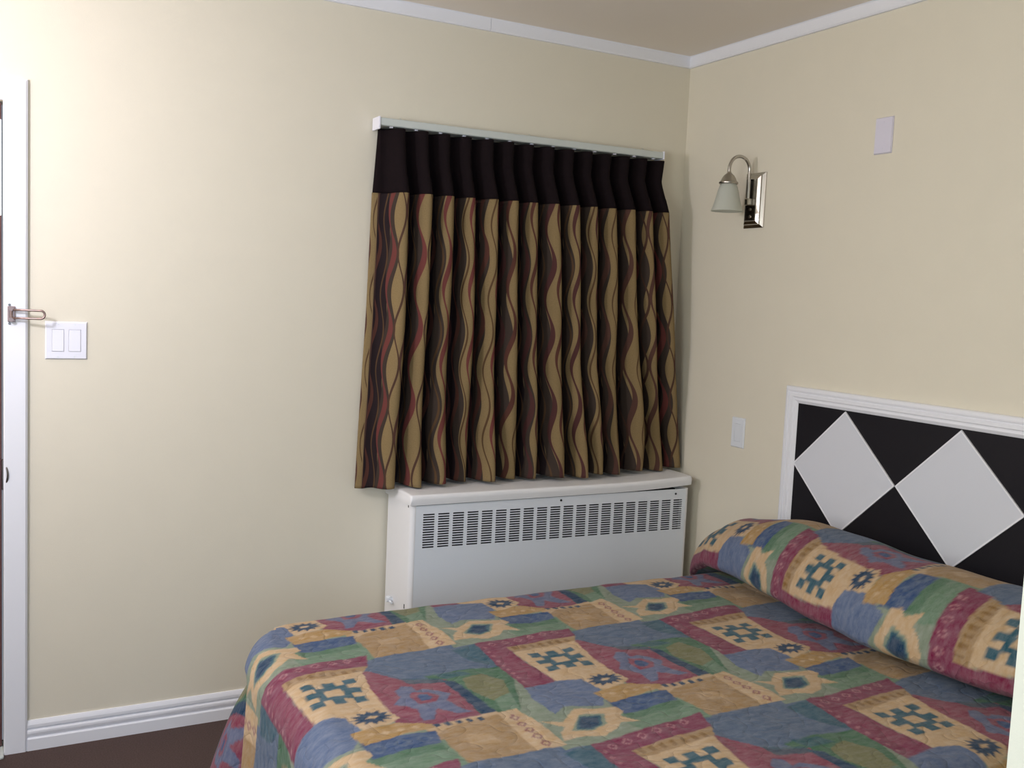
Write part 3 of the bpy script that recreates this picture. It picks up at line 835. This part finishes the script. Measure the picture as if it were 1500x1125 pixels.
for j in range(NYP):
    xb = -.035; a = (xb - xf[j]) / 2; xc_ = (xb + xf[j]) / 2
    c, s_ = np.cos(th), np.sin(th)
    ex = 1.0
    px_ = xc_ - a * np.sign(c) * np.abs(c) ** ex
    up = hp[j] * .74; dn = hp[j] * .26
    pz_ = np.where(s_ > 0, up * np.abs(s_) ** .95, -dn * np.abs(s_) ** .8)
    zc_ = BZ + .006 + dn - np.interp(-yv[j], [.53, .58, .64, .72], [.12, .09, .04, 0])
    PX[:, j] = px_ + .004 * np.sin(11 * yv[j] + 2 * s_); PZ[:, j] = zc_ + pz_ + .002 * np.sin(23 * yv[j] + 3 * c)
    PY[:, j] = yv[j]
    dl = np.sqrt(np.diff(px_) ** 2 + np.diff(pz_) ** 2); L = np.concatenate([[0], np.cumsum(dl)])
    i0 = int(np.argmin(np.abs(th + .12 * PI)))
    AL[:, j] = L - L[i0]
idx = np.arange(NTP * NYP).reshape(NTP, NYP)
fc = np.stack([idx[:-1, :-1], idx[1:, :-1], idx[1:, 1:], idx[:-1, 1:]], -1).reshape(-1, 4).tolist()
sP = AL / .58 + .03; tP = (-PY - 1.125) / .592
pw = cloth('pillow', np.stack([PX, PY, PZ], -1).reshape(-1, 3), fc, sP.ravel(), tP.ravel())
tag(pw, 'long pillow roll wrapped in the patchwork print against the headboard', 'pillow')

# ------------------------------------------------------------------ light
LE = (41., 26., 41.)
def light(name, kind, loc, energy, col, **k):
    l = bpy.data.lights.new(name, kind); l.energy = energy; l.color = col
    for a, v in k.items(): setattr(l, a, v)
    o = bpy.data.objects.new(name, l); COL.objects.link(o); o.location = loc
    return o
light('room_lamp', 'POINT', (-2.97, -.92, 1.84), LE[0], (.90, .89, 1.0), shadow_soft_size=.09)
o = light('window_daylight', 'AREA', ((WX0 + WX1) / 2, YF - .25, (WZ0 + WZ1) / 2), LE[1], (.52, .72, 1.0), shape='RECTANGLE', size=1.5, size_y=1.2)
o.rotation_euler = (PI / 2, 0, 0)
o = light('side_fill', 'AREA', (XL - .25, -2.9, 1.5), LE[2], (.95, 1.0, .97), shape='RECTANGLE', size=1.1, size_y=1.2)  # added fill light, brightens the headboard wall and bed
o.rotation_euler = (PI / 2, 0, -PI / 2)
w = bpy.data.worlds.new('World'); S.world = w; w.use_nodes = True
w.node_tree.nodes['Background'].inputs[0].default_value = (.75, .85, 1, 1); w.node_tree.nodes['Background'].inputs[1].default_value = .3

# ------------------------------------------------------------------ camera
yaw, pitch, roll, fpx = 0.4942, -0.0875, 0.0444, 1440.85
cd = bpy.data.cameras.new('camera'); cam = bpy.data.objects.new('camera', cd); COL.objects.link(cam)
fw = Vector((math.sin(yaw) * math.cos(pitch), math.cos(yaw) * math.cos(pitch), math.sin(pitch)))
rt = Vector((math.cos(yaw), -math.sin(yaw), 0)); up = rt.cross(fw)
r2 = math.cos(roll) * rt + math.sin(roll) * up; u2 = -math.sin(roll) * rt + math.cos(roll) * up
cam.matrix_world = Matrix(((r2.x, u2.x, -fw.x, -2.5006), (r2.y, u2.y, -fw.y, -3.2505), (r2.z, u2.z, -fw.z, 1.4516), (0, 0, 0, 1)))
cd.sensor_width = 36; cd.sensor_fit = 'HORIZONTAL'; cd.lens = 36 * fpx / 1500; cd.clip_start = .05
S.camera = cam
S.view_settings.view_transform = 'Standard'; S.view_settings.look = 'None'; S.view_settings.gamma = 1; S.view_settings.use_curve_mapping = False
S.view_settings.exposure = 0.0
